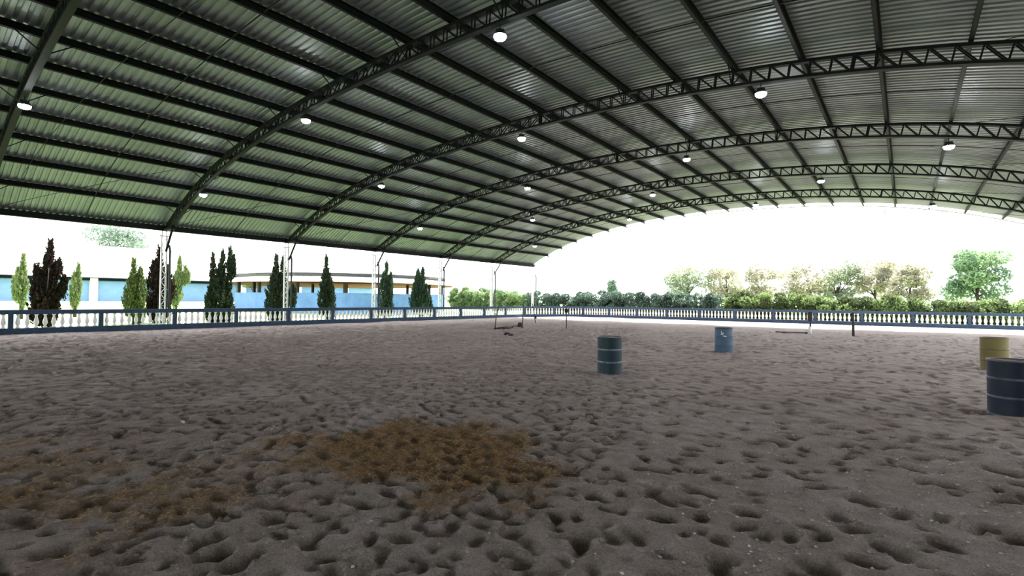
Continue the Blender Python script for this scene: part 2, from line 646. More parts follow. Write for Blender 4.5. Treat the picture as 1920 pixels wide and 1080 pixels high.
for i in range(1, len(ARCH_Y) - 1):                       # slack wind-bracing rods
    for side in (0, 1):
        pts = []
        for k in range(9):
            q = k / 8
            s = 7.3 * q
            y = ARCH_Y[i] + BAY * q
            if side:
                s = S_END - s
            p = P(s, -0.03 - 0.12 * math.sin(math.pi * q), y)
            pts.append(p)
        MB().tube(pts, 0.011, 5).build('brace_rod', M['steel'], ceiling)
pts = [P(3.0 + 16.0 * k / 12, -0.04 - 0.1 * math.sin(math.pi * k / 12), 3.6 + 1.3 * (k / 12)) for k in range(13)]
MB().tube(pts, 0.011, 5).build('brace_rod', M['steel'], ceiling)

# unseen wall added beside and behind the camera to darken the near arena
mb = MB()
mb.box(XC + HALF + 0.1, XC + HALF + 0.3, ROOF_Y0, 9.0, -0.2, HE + 0.1)
tag(mb.build('wall_light_blocker', M['white_wall']), 'added wall out of view on the right, blocking light from the near arena', kind='structure')

# ------------------------------------------------------------------ arch trusses
ORD = ['', 'nearest', 'second', 'third', 'fourth', 'fifth', 'sixth', 'far-end']
NPAN = 78


def lower_s():
    lo, hi = -1.0, 4.0
    for _ in range(60):
        md = (lo + hi) / 2
        if P(md, -DEP).z < HE - 0.02:
            lo = md
        else:
            hi = md
    return lo


S_LOW = lower_s()


def seen(p, m=160):
    d = Vector(p) - Vector((0, 0, EYE))
    z = d.dot(fw)
    if z < 0.3:
        return False
    x, y = 960 + F_PX * d.dot(rt) / z, 540 - F_PX * d.dot(up) / z
    return -m < x < 1920 + m and -m < y < 1080 + m


def web_mesh():
    """a unit-length double bar along z, bars 0.13 apart in y"""
    m_ = MB()
    for yy in (-0.065, 0.065):
        m_.box(-0.02, 0.02, yy - 0.009, yy + 0.009, 0, 1)
    return m_.mesh('web_bar', M['steel'])


WEB = web_mesh()


def place_bar(me, a, b, name, parent, wide=1.0):
    a, b = Vector(a), Vector(b)
    d = b - a
    z = d.normalized()
    y = Vector((0, 1, 0))
    x = y.cross(z).normalized()
    o = link(name, me, parent)
    o.matrix_local = Matrix(((x.x * wide, y.x, z.x * d.length, a.x), (x.y * wide, y.y, z.y * d.length, a.y), (x.z * wide, y.z, z.z * d.length, a.z), (0, 0, 0, 1)))
    return o


SP = [i * S_END / NPAN for i in range(NPAN + 1)]
SPLICE = {int(round(NPAN / 2)), int(round(NPAN / 2)) - 20, int(round(NPAN / 2)) + 20}
for ai in range(1, 7):
    Y = ARCH_Y[ai]
    tr = empty('arch_truss', (-31.8, Y, HE))
    place = {1: 'at the left edge', 2: 'its foot on the nearest white column', 3: 'its foot on the second white column',
             4: 'its foot on the third white column', 5: 'its foot on the fourth white column', 6: 'before the open end'}[ai]
    tag(tr, '%s dark steel lattice arch truss under the roof, %s' % (ORD[ai], place), 'roof truss', 'dark arch trusses carrying the roof')
    off = Vector((-31.8, Y, HE))

    def L(p, off=off):
        return Vector(p) - off
    m1, m2 = MB(), MB()
    sweep(m1, 0, S_END, -0.085, 0.0, Y - 0.085, Y + 0.085, 60)
    sweep(m2, S_LOW, S_END - S_LOW, -DEP, -DEP + 0.075, Y - 0.085, Y + 0.085, 60)
    for m_, nm in ((m1, 'top_chord'), (m2, 'bottom_chord')):
        m_.v = [tuple(L(p)) for p in m_.v]
        m_.build(nm, M['steel'], tr)
    rest = MB()
    for i in range(0, NPAN + 1):
        s = SP[i]
        lo = min(max(s, S_LOW), S_END - S_LOW)
        a, c = P(lo, -DEP + 0.04, Y), P(s, -0.04, Y)
        wide = 2.1 if i in SPLICE else 1.0
        if seen(c):
            place_bar(WEB, L(a), L(c), 'web_post', tr, wide)
        else:
            rest.bar(L(a), L(c), 0.13, 0.04 * wide)
        if i < NPAN:
            s2 = SP[i + 1]
            lo2 = min(max(s2, S_LOW), S_END - S_LOW)
            if i < NPAN // 2:
                a, c = P(lo, -DEP + 0.04, Y), P(s2, -0.04, Y)
            else:
                a, c = P(lo2, -DEP + 0.04, Y), P(s, -0.04, Y)
            if (a - c).length > 0.12:
                if seen(c):
                    place_bar(WEB, L(a), L(c), 'web_diagonal', tr)
                else:
                    rest.bar(L(a), L(c), 0.13, 0.04)
    if rest.v:
        tag(rest.build('web_lattice', M['steel'], tr), kind='stuff')
    for k, s in enumerate(PUR_S):                          # short braces from bottom chord to every second purlin
        if k % 2 == 0:
            for sg in (-1, 1):
                a, c = P(s, -DEP + 0.03, Y), P(s, 0.02, Y + sg * 0.62)
                if seen(c):
                    MB().bar(L(a), L(c), 0.03, 0.03, side=(1, 0, 0)).build('knee_brace', M['steel'], tr)
    # foot plate at the eave and strut down to the column
    foot = P(S_LOW, -DEP, Y)
    MB().box(*[q for q in (0 - 0.15, foot.x + 31.8 + 0.1, -0.12, 0.12, -0.14, -0.03)]).build('foot_plate', M['steel'], tr)
    MB().bar(L((foot.x, Y, HE - 0.1)), L((-31.62, Y, HE - 1.25)), 0.1, 0.06).build('foot_strut', M['steel'], tr)

# far end truss: glare put into its white colour and thinned members
Y = ARCH_Y[7]
tr = empty('end_truss', (-31.8, Y, HE))
tag(tr, 'arch truss at the open far end, thinned and whitened for the glare', 'roof truss')
m1, m2 = MB(), MB()
sweep(m1, 0, S_END, -0.06, 0.0, Y - 0.05, Y + 0.05, 60)
sweep(m2, S_LOW, S_END - S_LOW, -DEP, -DEP + 0.035, Y - 0.02, Y + 0.02, 60)
for m_, nm in ((m1, 'top_chord'), (m2, 'bottom_chord')):
    m_.v = [(p[0] + 31.8, p[1] - Y, p[2] - HE) for p in m_.v]
    m_.build(nm, M['white_steel'], tr)
for i in sorted(SPLICE) + [4, NPAN - 4]:
    a, c = P(SP[i], -DEP, Y), P(SP[i], -0.03, Y)
    o3 = Vector((31.8, -Y, -HE))
    MB().bar(a + o3, c + o3, 0.04, 0.05).build('hanger', M['white_steel'], tr)

# ------------------------------------------------------------------ columns
COLN = {1: 'just outside the left edge of the picture', 2: 'nearest one in view, beside a reddish juniper', 3: 'second one, in front of a broad green juniper', 4: 'third one, before the round pen',
        5: 'fourth one, at the right end of the round pen', 6: 'fifth one, before the pale green hedge', 7: 'farthest one, near the arena corner'}
for ai in range(1, 8):
    Y = ARCH_Y[ai]
    col = empty('lattice_column', (-31.95, Y, 0))
    tag(col, 'white lattice steel column at the left eave, %s' % COLN[ai], 'column', 'white columns along the left side')
    hc = HE - 0.42
    for yy in (-0.12, 0.12):
        m_ = MB()
        m_.box(-0.05, 0.05, yy - 0.03, yy + 0.03, 0, hc)
        m_.box(-0.08, 0.08, yy - 0.006, yy + 0.006, 0, hc)
        m_.build('column_chord', M['white_steel'], col)
    nl = 14
    me = MB().box(-0.03, 0.03, -0.012, 0.012, 0, 1).mesh('lacing_bar', M['white_steel'])
    for k in range(nl):
        z0, z1 = 0.25 + (hc - 0.35) * k / nl, 0.25 + (hc - 0.35) * (k + 1) / nl
        for (a, c) in (((0, -0.11, z0), (0, 0.11, z0)), ((0, -0.11 if k % 2 else 0.11, z0), (0, 0.11 if k % 2 else -0.11, z1))):
            d = Vector(c) - Vector(a)
            zz = d.normalized()
            xx = Vector((1, 0, 0))
            yy_ = zz.cross(xx)
            o = link('lacing_bar', me, col)
            o.matrix_local = Matrix(((xx.x, yy_.x, zz.x * d.length, a[0]), (xx.y, yy_.y, zz.y * d.length, a[1]), (xx.z, yy_.z, zz.z * d.length, a[2]), (0, 0, 0, 1)))
    MB().box(-0.1, 0.1, -0.24, 0.24, hc, hc + 0.05).build('cap_plate', M['white_steel'], col)
    MB().tube([(0, -0.1, hc + 0.04), (0, -0.1, HE - 0.12)], 0.03, 6).build('cap_stub', M['white_steel'], col)
    MB().tube([(0, 0.1, hc + 0.04), (0, 0.1, HE - 0.12)], 0.03, 6).build('cap_stub', M['white_steel'], col)
    MB().box(-0.2, 0.2, -0.3, 0.3, -0.3, 0.04).build('base_plate', M['white_steel'], col)
    MB().tube([(0.3, 0.2, -0.05), (0.3, 0.2, HE - 1.2), (0.2, 0.18, HE - 0.9)], 0.06, 8).build('drain_pipe', M['pipe'], col, True)

# ------------------------------------------------------------------ lamps
POSN = {4: ['lowest on the left', 'second from the left eave', 'third from the left eave', 'right of the roof crown'],
        3: ['left of the crown', 'near the crown', 'right of the crown']}


def lens_lamp(i, k, s):
    Y = ARCH_Y[i]
    top = P(s, -DEP, Y)
    z = top.z - 0.30
    e = empty('high_bay_lamp', (top.x, Y, z))
    names = POSN[4] if i % 2 == 0 else POSN[3]
    tag(e, 'round glowing white lamp under the %s truss, %s' % (ORD[i], names[k]), 'lamp', 'round lamps hanging from the trusses')
    hs = MB().lathe([(0.02, 0.12), (0.11, 0.11), (0.145, 0.06), (0.155, 0.0), (0.165, -0.01), (0.16, -0.015)], 20).build('housing', M['fascia'], e, True)
    m_ = MB()
    for q in range(10):
        a = math.pi * 2 * q / 10
        m_.bar((0.03 * math.cos(a), 0.03 * math.sin(a), 0.13), (0.115 * math.cos(a), 0.115 * math.sin(a), 0.125), 0.008, 0.05, side=(-math.sin(a), math.cos(a), 0))
    m_.build('heat_sink', M['fascia'], hs)
    MB().lathe([(0.163, -0.01), (0.158, -0.05), (0.135, -0.09), (0.09, -0.115), (0.03, -0.125)], 20).build('lens', M['lens'], e, True)
    MB().tube([(0, 0, 0.14), (0, 0, 0.32)], 0.012, 6).build('hook', M['steel'], e)


for i in range(1, 7):
    for k, s in enumerate((5.35, 14.95, 24.38, 33.87) if i % 2 == 0 else (10.25, 19.8, 29.08)):
        if seen(P(s, -DEP - 0.3, ARCH_Y[i]), 20):
            lens_lamp(i, k, s)

# ------------------------------------------------------------------ balustrades
BAL = MB().lathe([(0.075, 0.0), (0.075, 0.05), (0.045, 0.07), (0.05, 0.12), (0.085, 0.2), (0.092, 0.27), (0.07, 0.38), (0.045, 0.5), (0.04, 0.56), (0.06, 0.585), (0.07, 0.6), (0.07, 0.63)], 10).mesh('baluster', M['baluster'], True)
Z_PL, Z_RL, Z_TOP = 0.27, 0.90, 1.10


def balustrade(a, b, nbay, label, per=10, depth=-0.25):
    a, b = Vector((*a, 0)), Vector((*b, 0))
    Ld = (b - a).length
    rz = math.atan2((b - a).y, (b - a).x)
    e = empty('balustrade', a, rz)
    tag(e, label, 'balustrade', 'balustrades around the arena')
    MB().box(-0.1, Ld + 0.1, -0.11, 0.11, depth, Z_PL).build('plinth', M['navy'], e)
    m_ = MB().box(-0.12, Ld + 0.12, -0.13, 0.13, Z_RL, Z_TOP - 0.03).box(-0.1, Ld + 0.1, -0.1, 0.1, Z_TOP - 0.03, Z_TOP)
    m_.build('top_rail', M['navy'], e)
    pm = MB().box(-0.085, 0.085, -0.095, 0.095, Z_PL, Z_RL).box(-0.06, 0.06, -0.105, -0.095, Z_PL + 0.06, Z_RL - 0.06).mesh('post', M['navy'])
    step = Ld / nbay
    for k in range(nbay + 1):
        link('post', pm, e, (k * step, 0, 0))
        if k < nbay:
            for q in range(per):
                x = k * step + 0.085 + (step - 0.17) * (q + 0.5) / per
                link('baluster', BAL, e, (x, 0, Z_PL))
    return e


balustrade((-31.5, 42.1 - 13 * 3.2), (-31.5, 42.1), 13, 'long blue balustrade with white vase balusters along the left side, before the junipers', depth=-0.3)
balustrade((-31.5, 42.1), (-27.4, 47.24), 2, 'short slanting blue balustrade with white balusters cutting off the arena corner', depth=-0.3)
balustrade((-27.4, 47.24), (-27.4 + 3.09 * 12, 47.24), 12, 'blue balustrade with white vase balusters across the far end, before the hedge', depth=-0.3)

# ------------------------------------------------------------------ barrels
def barrel(px, py, style, label, cm):
    d = ray(px, py)
    t = -EYE / d.z
    g = Vector((d.x * t, d.y * t, 0))
    c = g + Vector((d.x, d.y, 0)).normalized() * 0.27
    e = empty('barrel', (c.x, c.y, float(ground_h(np.array([c.x]), np.array([c.y]))[0]) - 0.03), random.uniform(0, 6))
    tag(e, label, 'barrel', 'barrels standing on the sand')
    R_, Hh = 0.288, 0.88
    if style == 'steel':
        body = [(R_ * 0.97, 0.0), (R_, 0.012), (R_ * 0.985, 0.03)]
        for hz in (0.295, 0.585):
            body += [(R_ * 0.985, hz - 0.022), (R_ * 0.985, hz + 0.022)]
        body += [(R_ * 0.985, Hh - 0.03), (R_ * 0.985, Hh - 0.02)]
        MB().lathe(body, 40).build('body', cm[0], e, True)
        for hz in (0.295, 0.585):
            MB().lathe([(R_ * 0.98, hz - 0.022), (R_ * 1.03, hz - 0.008), (R_ * 1.03, hz + 0.008), (R_ * 0.98, hz + 0.022)], 40, cap=False).build('hoop', cm[1], e, True)
        MB().lathe([(R_ * 0.975, Hh - 0.03), (R_ * 1.012, Hh - 0.022), (R_ * 1.012, Hh), (R_ * 0.955, Hh), (R_ * 0.95, Hh - 0.018)], 40, cap=False).build('rim', cm[2], e, True)
        MB().lathe([(R_ * 0.955, 0.0), (R_ * 1.01, 0.0), (R_ * 1.01, 0.022), (R_ * 0.97, 0.03)], 40, cap=False).build('bottom_rim', cm[1], e, True)
        lid = MB().lathe([(R_ * 0.955, Hh - 0.03), (R_ * 0.955, Hh - 0.018), (0.0, Hh - 0.016)], 40).build('lid', cm[0], e)
    else:
        body = [(R_ * 0.90, 0.0), (R_ * 0.97, 0.02), (R_ * 0.99, 0.06), (R_, 0.27), (R_ * 1.015, 0.285), (R_, 0.30), (R_ * 1.0, 0.57), (R_ * 1.015, 0.585), (R_, 0.60), (R_ * 0.99, 0.78), (R_ * 0.96, 0.83)]
        MB().lathe(body, 40).build('body', cm[0], e, True)
        MB().lathe([(R_ * 0.95, 0.82), (R_ * 1.0, 0.835), (R_ * 1.0, 0.865), (R_ * 0.93, 0.87), (R_ * 0.90, 0.845)], 40, cap=False).build('rim', cm[2], e, True)
        lid = MB().lathe([(R_ * 0.93, 0.83), (R_ * 0.93, 0.85), (0.0, 0.852)], 40).build('lid', cm[0], e)
    for q, r_ in ((0.5, 0.032), (3.6, 0.022)):
        MB().lathe([(r_, 0), (r_, 0.016), (r_ * 0.7, 0.02)], 12, c=(0.2 * math.cos(q), 0.2 * math.sin(q), Hh - 0.02 if style == 'steel' else 0.85)).build('bung_cap', cm[1], lid)
    return e


def drum_mat(nm, c, c2, rough=0.5):
    return mat(nm, c, rough, 0.0, col2=c2, scale=3.2, bump=0.12, bscale=8, spec=0.22)


gm = drum_mat('green_drum_paint', (0.016, 0.048, 0.050), (0.024, 0.036, 0.064))
gh = mat('worn_hoop', (0.16, 0.22, 0.24), 0.5, 0.0, var=0.5, scale=9)
barrel(1143, 703, 'steel', 'dark green steel barrel with two pale hoops, centre of the arena', (gm, gh, mat('green_rim', (0.06, 0.06, 0.07), 0.4, 0.2, var=0.6, scale=7)))
pm_ = drum_mat('blue_plastic', (0.065, 0.115, 0.18), (0.085, 0.135, 0.20), 0.5)
bx = barrel(1357, 661, 'plastic', 'faded light blue plastic barrel with scuff marks, farthest of the barrels', (pm_, pm_, mat('blue_rim', (0.045, 0.07, 0.11), 0.5, 0, var=0.3)))
barrel(1865, 694, 'steel', 'mustard yellow steel barrel behind the dark navy barrel', (drum_mat('yellow_drum_paint', (0.145, 0.12, 0.045), (0.19, 0.155, 0.055)), mat('yellow_hoop', (0.14, 0.11, 0.05), 0.5, 0, var=0.3), mat('yellow_rim', (0.12, 0.10, 0.05), 0.5, 0, var=0.3)))
barrel(1897, 777, 'steel', 'dark navy blue steel barrel at the right edge, nearest of the barrels', (drum_mat('navy_drum_paint', (0.008, 0.012, 0.032), (0.016, 0.026, 0.045)), mat('navy_hoop', (0.07, 0.09, 0.12), 0.5, 0, var=0.5, scale=8), mat('navy_rim', (0.12, 0.10, 0.09), 0.5, 0, var=0.4)))
# scuffed bare patches on the blue barrel, facing the camera
vdir = math.atan2(-bx.location.y, -bx.location.x) - bx.rotation_euler.z
for (da, z0, wd, ht, sk) in ((-0.15, 0.66, 0.30, 0.05, 0.35), (0.12, 0.58, 0.42, 0.035, -0.2), (-0.25, 0.72, 0.1, 0.06, 0.1)):
    vv = []
    nseg = 6
    for i in range(nseg + 1):
        q = i / nseg
        a = vdir + da + wd * (q - 0.5)
        hh = ht * (0.35 + 0.65 * math.sin(math.pi * (0.15 + 0.7 * q)))
        zc_ = z0 + sk * 0.1 * (q - 0.5)
        for rr, zz in ((0.2905, zc_ - hh / 2), (0.2935, zc_ - hh / 2), (0.2935, zc_ + hh / 2), (0.2905, zc_ + hh / 2)):
            vv.append((rr * math.cos(a), rr * math.sin(a), zz))
    ff = []
    for i in range(nseg):
        for j in range(4):
            ff.append((i * 4 + j, i * 4 + (j + 1) % 4, i * 4 + 4 + (j + 1) % 4, i * 4 + 4 + j))
    o = MB().add(vv, ff).build('scuff_mark', M['white_paint'], bx)
    o['label'] = 'pale scuff mark'

# ------------------------------------------------------------------ poles and bits on the sand
def gpt(px, py):
    d = ray(px, py)
    t = -EYE / d.z
    return Vector((d.x * t, d.y * t, 0))


def side_at(base, px):
    """metres to the right per pixel at the distance of base"""
    return (base - Vector((0, 0, EYE))).dot(fw) / F_PX


def pole(name, px, py, hgt, lean_px, rad, material, label, bend=0.0, group='poles stuck in the sand'):
    g = gpt(px, py)
    k = side_at(g, 0)
    e = empty(name, g)
    tag(e, label, 'pole', group)
    pts, rr = [], []
    for i in range(7):
        q = i / 6
        off = rt0 * (lean_px * k * (q + bend * q * (q - 1)))
        pts.append(Vector((off.x, off.y, -0.12 + (hgt + 0.12) * q)))
        rr.append(rad * (1 - 0.25 * q))
    MB().tube(pts, rr, 8).build('shaft', material, e, True)
    return e, k


e, k = pole('bent_pole', 928, 616, 1.95, 13, 0.035, M['grey_pole'], 'tall thin bent grey pole, leftmost of the poles on the sand', bend=0.9)
MB().lathe([(0.06, -0.03), (0.09, 0.0), (0.05, 0.04), (0.036, 0.06)], 10).build('ground_collar', M['grey_pole'], e, True)
e, k = pole('thin_pole', 979, 615, 1.65, 3, 0.04, M['grey_pole'], 'upright thin grey pole beside the dark bundle')
MB().lathe([(0.07, -0.03), (0.10, 0.0), (0.06, 0.05), (0.04, 0.07)], 10).build('ground_collar', M['grey_pole'], e, True)
e, k = pole('leaning_pole', 1005, 606, 1.5, -7, 0.035, M['dark_timber'], 'short dark pole leaning to the left, behind the dark bundle')
MB().box(-0.13, 0.03, -0.05, 0.05, 0.35, 0.55).build('clamp', M['dark_stuff'], e)
e, k = pole('thin_pole', 1062, 616, 1.42, 0, 0.04, M['grey_pole'], 'upright grey pole with a dark block near its top')
MB().box(-0.10, 0.10, -0.07, 0.07, 0.98, 1.22).build('block', M['dark_stuff'], e)
e, k = pole('two_tone_pole', 1519, 627, 1.24, 1, 0.05, M['dark_timber'], 'short pole, dark above and white at the foot, near the far balustrade')
MB().tube([(0, 0, -0.08), (0, 0, 0.42)], 0.075, 10).build('white_foot', M['white_paint'], e, True)
MB().bar((0, 0, 0.72), (0, 0, 1.2), 0.2, 0.12, side=tuple(rt0)).build('sleeve', M['dark_stuff'], e)
e, k = pole('dark_post', 1600, 630, 1.18, 0, 0.065, M['dark_timber'], 'plain dark wooden post, rightmost of the poles')
MB().lathe([(0.05, 1.17), (0.058, 1.19), (0.02, 1.21)], 10).build('cap', M['dark_timber'], e, True)


def lying(px0, py0, px1, py1, rad, material, label, name):
    a, b_ = gpt(px0, py0), gpt(px1, py1)
    e = empty(name, a)
    d = b_ - a
    MB().tube([(0, 0, rad * 0.7), (d.x * 0.5, d.y * 0.5, rad * 0.8), (d.x, d.y, rad * 0.9)], [rad, rad * 0.95, rad * 0.9], 9).build('shaft', material, e, True)
    for q in (0, 1):
        c = Vector((d.x * q, d.y * q, rad * (0.7 + 0.2 * q)))
        dd = d.normalized() * 0.05
        MB().tube([c - dd, c + dd], rad * 1.15, 9).build('end_band', M['dark_stuff'], e, True)
    tag(e, label, 'pole', 'poles lying on the sand')


lying(929, 617, 974, 611, 0.05, M['dark_timber'], 'dark pole lying on the sand between two upright poles', 'ground_pole')
lying(945, 617, 960, 615, 0.06, M['dark_timber'], 'short dark stick lying in front of the long ground pole', 'ground_stick')
lying(1456, 624, 1512, 626, 0.05, M['grey_pole'], 'grey pole lying on the sand left of the white-footed pole', 'ground_pole')


def lump(px, py, r, sq, label, name, seed, cat):
    g = gpt(px, py)
    rg = np.random.default_rng(seed)
    ph = rg.uniform(0, 6.28, (5, 2))
    vv, ff = [], []
    nu, nv = 14, 8
    for j in range(nv + 1):
        t = math.pi * j / nv
        for i in range(nu):
            a = 2 * math.pi * i / nu
            q = r * (1 + 0.18 * math.sin(3 * a + ph[0, 0]) * math.sin(2 * t) + 0.12 * math.sin(5 * a + ph[1, 0] + 3 * t))
            vv.append((q * math.sin(t) * math.cos(a) * sq[0], q * math.sin(t) * math.sin(a) * sq[1], q * math.cos(t) * sq[2] + r * sq[2] * 0.6))
    for j in range(nv):
        for i in range(nu):
            ff.append((j * nu + i, (j + 1) * nu + i, (j + 1) * nu + (i + 1) % nu, j * nu + (i + 1) % nu))
    o = MB().add(vv, ff).build(name, M['dark_stuff'], None, True)
    o.location = g
    o.rotation_euler = (0, 0, YAW)
    tag(o, label, cat)


lump(975, 613, 0.17, (1.0, 0.9, 1.0), 'dark bundle lying at the foot of the upright thin pole', 'bundle', 3, 'bundle')
lump(951, 628, 0.12, (1.3, 0.8, 0.6), 'small dark clod lying on the sand in front of the poles', 'clod', 5, 'clod')
lump(958, 629, 0.07, (1.8, 0.8, 0.5), 'smallest dark clod, just right of the other clod', 'clod', 8, 'clod')


# ------------------------------------------------------------------ foliage builders
def leaf_cloud(centres, dirs, length, width, tint, fold=0.0):
    """one pointed four-cornered leaf per centre; returns verts, quads, tint"""
    n = len(centres)
    d = dirs / np.linalg.norm(dirs, axis=1, keepdims=True)
    rnd = rng.normal(size=(n, 3))
    s = np.cross(d, rnd)
    s /= np.linalg.norm(s, axis=1, keepdims=True) + 1e-9
    ln = length * rng.uniform(0.7, 1.3, (n, 1))
    wd = width * rng.uniform(0.7, 1.3, (n, 1))
    a = centres - d * ln * 0.5
    c = centres + d * ln * 0.5
    p = centres - d * ln * 0.08
    v = np.stack([a, p + s * wd * 0.5, c, p - s * wd * 0.5], 1).reshape(-1, 3)
    q = np.arange(n * 4).reshape(n, 4)
    return v, q, np.repeat(tint, 4)


def conifer(name, px, X, spires, label, lm, group='junipers along the left side', base_z=None, dens=1.0):
    """spires: list of (x_px, y_px_top, y_px_bottom, half_width_px); the first one stands on the trunk"""
    y = at_x(px, X)
    bz = lawn_z(X) if base_z is None else base_z
    loc = Vector((X, y, bz))
    k = (loc - Vector((0, 0, EYE))).dot(fw) / F_PX
    cosq = 1.0 / math.sqrt(1 + ((px - 960) / F_PX) ** 2)
    d = ray(px, 560)
    horiz = Vector((d.y, -d.x, 0)).normalized()
    hor = 540 + F_PX * math.tan(PITCH) + (px - 960) * ROLL

    def z_of(py):
        return EYE - (py - hor) * k - bz
    C, D, T = [], [], []
    for (sx, yt, yb, hw) in spires:
        cx = (sx - px) * k * cosq
        cxy = np.array([horiz.x * cx, horiz.y * cx])
        zt, zb, R_ = z_of(yt), z_of(yb), hw * k * cosq
        zb = max(zb, 0.12)
        Hh = zt - zb
        nc = int(dens * (36 + 130 * Hh * max(R_, 0.15)))
        for _ in range(nc):
            q = rng.random() ** 1.05
            env = R_ * (min(1, 0.55 + q / 0.25 * 0.45) if q < 0.25 else max(0.07, (1 - ((q - 0.25) / 0.75) ** 1.9))) * rng.uniform(0.78, 1.1)
            a = rng.uniform(0, 6.283)
            rr = env * rng.uniform(0.55, 1.0)
            cc = np.array([cxy[0] + rr * math.cos(a), cxy[1] + rr * math.sin(a), zb + Hh * q])
            n = 26
            ax = np.array([0.35 * math.cos(a), 0.35 * math.sin(a), 1.0])
            tt = rng.random(n)
            pts = cc + ax * (tt[:, None] - 0.5) * 0.42 + rng.normal(0, 0.055, (n, 3)) * (1.15 - tt[:, None])
            C.append(pts)
            D.append(ax + rng.normal(0, 0.33, (n, 3)))
            T.append(np.clip(rng.random() + rng.normal(0, 0.12, n), 0, 1))
    C, D, T = np.concatenate(C), np.concatenate(D), np.concatenate(T)
    v, qd, tn = leaf_cloud(C, D, 0.15, 0.055, T)
    e = empty(name, loc)
    tag(e, label, 'tree', group)
    link('foliage', np_mesh('foliage', v, qd, lm, False, tn), e)
    top = z_of(min(s[1] for s in spires))
    m_ = MB()
    m_.tube([(0, 0, -0.2), (0.02, 0.01, top * 0.3), (0, 0.02, top * 0.75)], [0.11, 0.08, 0.02], 8)
    trk = m_.build('trunk', M['bark'], e, True)
    for q in range(3):
        a = q * 2.1 + px
        m_ = MB().tube([(0, 0, top * (0.12 + 0.1 * q)), (0.25 * math.cos(a), 0.25 * math.sin(a), top * (0.3 + 0.1 * q)), (0.32 * math.cos(a), 0.32 * math.sin(a), top * (0.5 + 0.1 * q))], [0.045, 0.03, 0.012], 6)
        m_.build('branch', M['bark'], trk, True)
    return e


LM_RED = leaf_mat('juniper_reddish', (0.012, 0.017, 0.013), (0.040, 0.022, 0.018), 0.2)
LM_DARK = leaf_mat('juniper_dark', (0.014, 0.028, 0.020), (0.045, 0.058, 0.030), 0.25)
LM_GREEN = leaf_mat('juniper_green', (0.06, 0.10, 0.035), (0.14, 0.18, 0.06), 0.35)
LM_LIGHT = leaf_mat('juniper_light', (0.13, 0.19, 0.08), (0.22, 0.27, 0.11), 0.4)
LM_BLUEG = leaf_mat('juniper_bluegreen', (0.022, 0.046, 0.034), (0.055, 0.085, 0.050), 0.28)

conifer('juniper', 40, -42, [(42, 480, 575, 9), (34, 505, 560, 16), (46, 528, 548, 8)], 'light green juniper cut by the left edge of the picture', LM_LIGHT)
conifer('juniper', 84, -35.3, [(92, 453, 560, 11), (78, 510, 602, 25), (68, 497, 560, 11), (85, 478, 565, 9), (107, 488, 515, 8), (97, 500, 575, 12), (104, 545, 580, 11), (117, 527, 552, 7), (120, 520, 540, 5), (70, 560, 605, 20), (95, 570, 606, 18)], 'large dark reddish juniper with a side arm, nearest the left edge', LM_RED)
conifer('juniper', 141, -43, [(146, 495, 560, 6), (140, 512, 573, 11)], 'small slim light green juniper left of the first white pilaster', LM_LIGHT)
conifer('juniper', 252, -36.0, [(249, 486, 570, 8), (246, 520, 588, 18), (262, 505, 585, 14), (262, 560, 605, 13)], 'slim green juniper left of the nearest column', LM_GREEN)
conifer('juniper', 292, -36.6, [(297, 464, 560, 11), (288, 490, 590, 19), (312, 500, 570, 17), (298, 540, 606, 26)], 'dark reddish juniper behind the nearest white column', LM_RED)
conifer('juniper', 330, -42, [(335, 481, 545, 6), (330, 512, 572, 14), (346, 499, 530, 5), (352, 510, 525, 4)], 'light green juniper just right of the nearest white column', LM_LIGHT)
conifer('juniper', 412, -35.4, [(430, 465, 540, 7), (416, 472, 540, 7), (398, 478, 535, 5), (412, 498, 602, 25), (396, 530, 602, 13), (428, 545, 600, 13), (437, 480, 515, 4)], 'dark green juniper with several bare pointed tips, between two columns', LM_DARK)
conifer('juniper', 517, -35.4, [(517, 478, 545, 6), (530, 482, 540, 7), (514, 505, 597, 19), (527, 515, 597, 20), (549, 535, 572, 9)], 'broad dark green juniper behind the second white column', LM_DARK)
conifer('juniper', 612, -35.4, [(611, 480, 540, 5), (608, 508, 590, 13), (617, 515, 596, 13)], 'slim dark green juniper standing alone before the round pen', LM_DARK)
conifer('juniper', 721, -35.4, [(724, 491, 540, 5), (719, 512, 588, 12), (732, 512, 560, 6), (731, 560, 590, 8)], 'slim green juniper just right of the third white column', LM_BLUEG)
conifer('juniper', 787, -35.4, [(783, 505, 560, 8), (792, 504, 560, 7), (779, 525, 585, 11), (790, 520, 590, 14), (799, 535, 575, 7)], 'bluish green juniper with a blunt top before the right end of the pen', LM_BLUEG)
conifer('juniper', 806, -35.6, [(806, 556, 590, 6)], 'tiny dark shrub right of the blunt-topped juniper', LM_BLUEG)


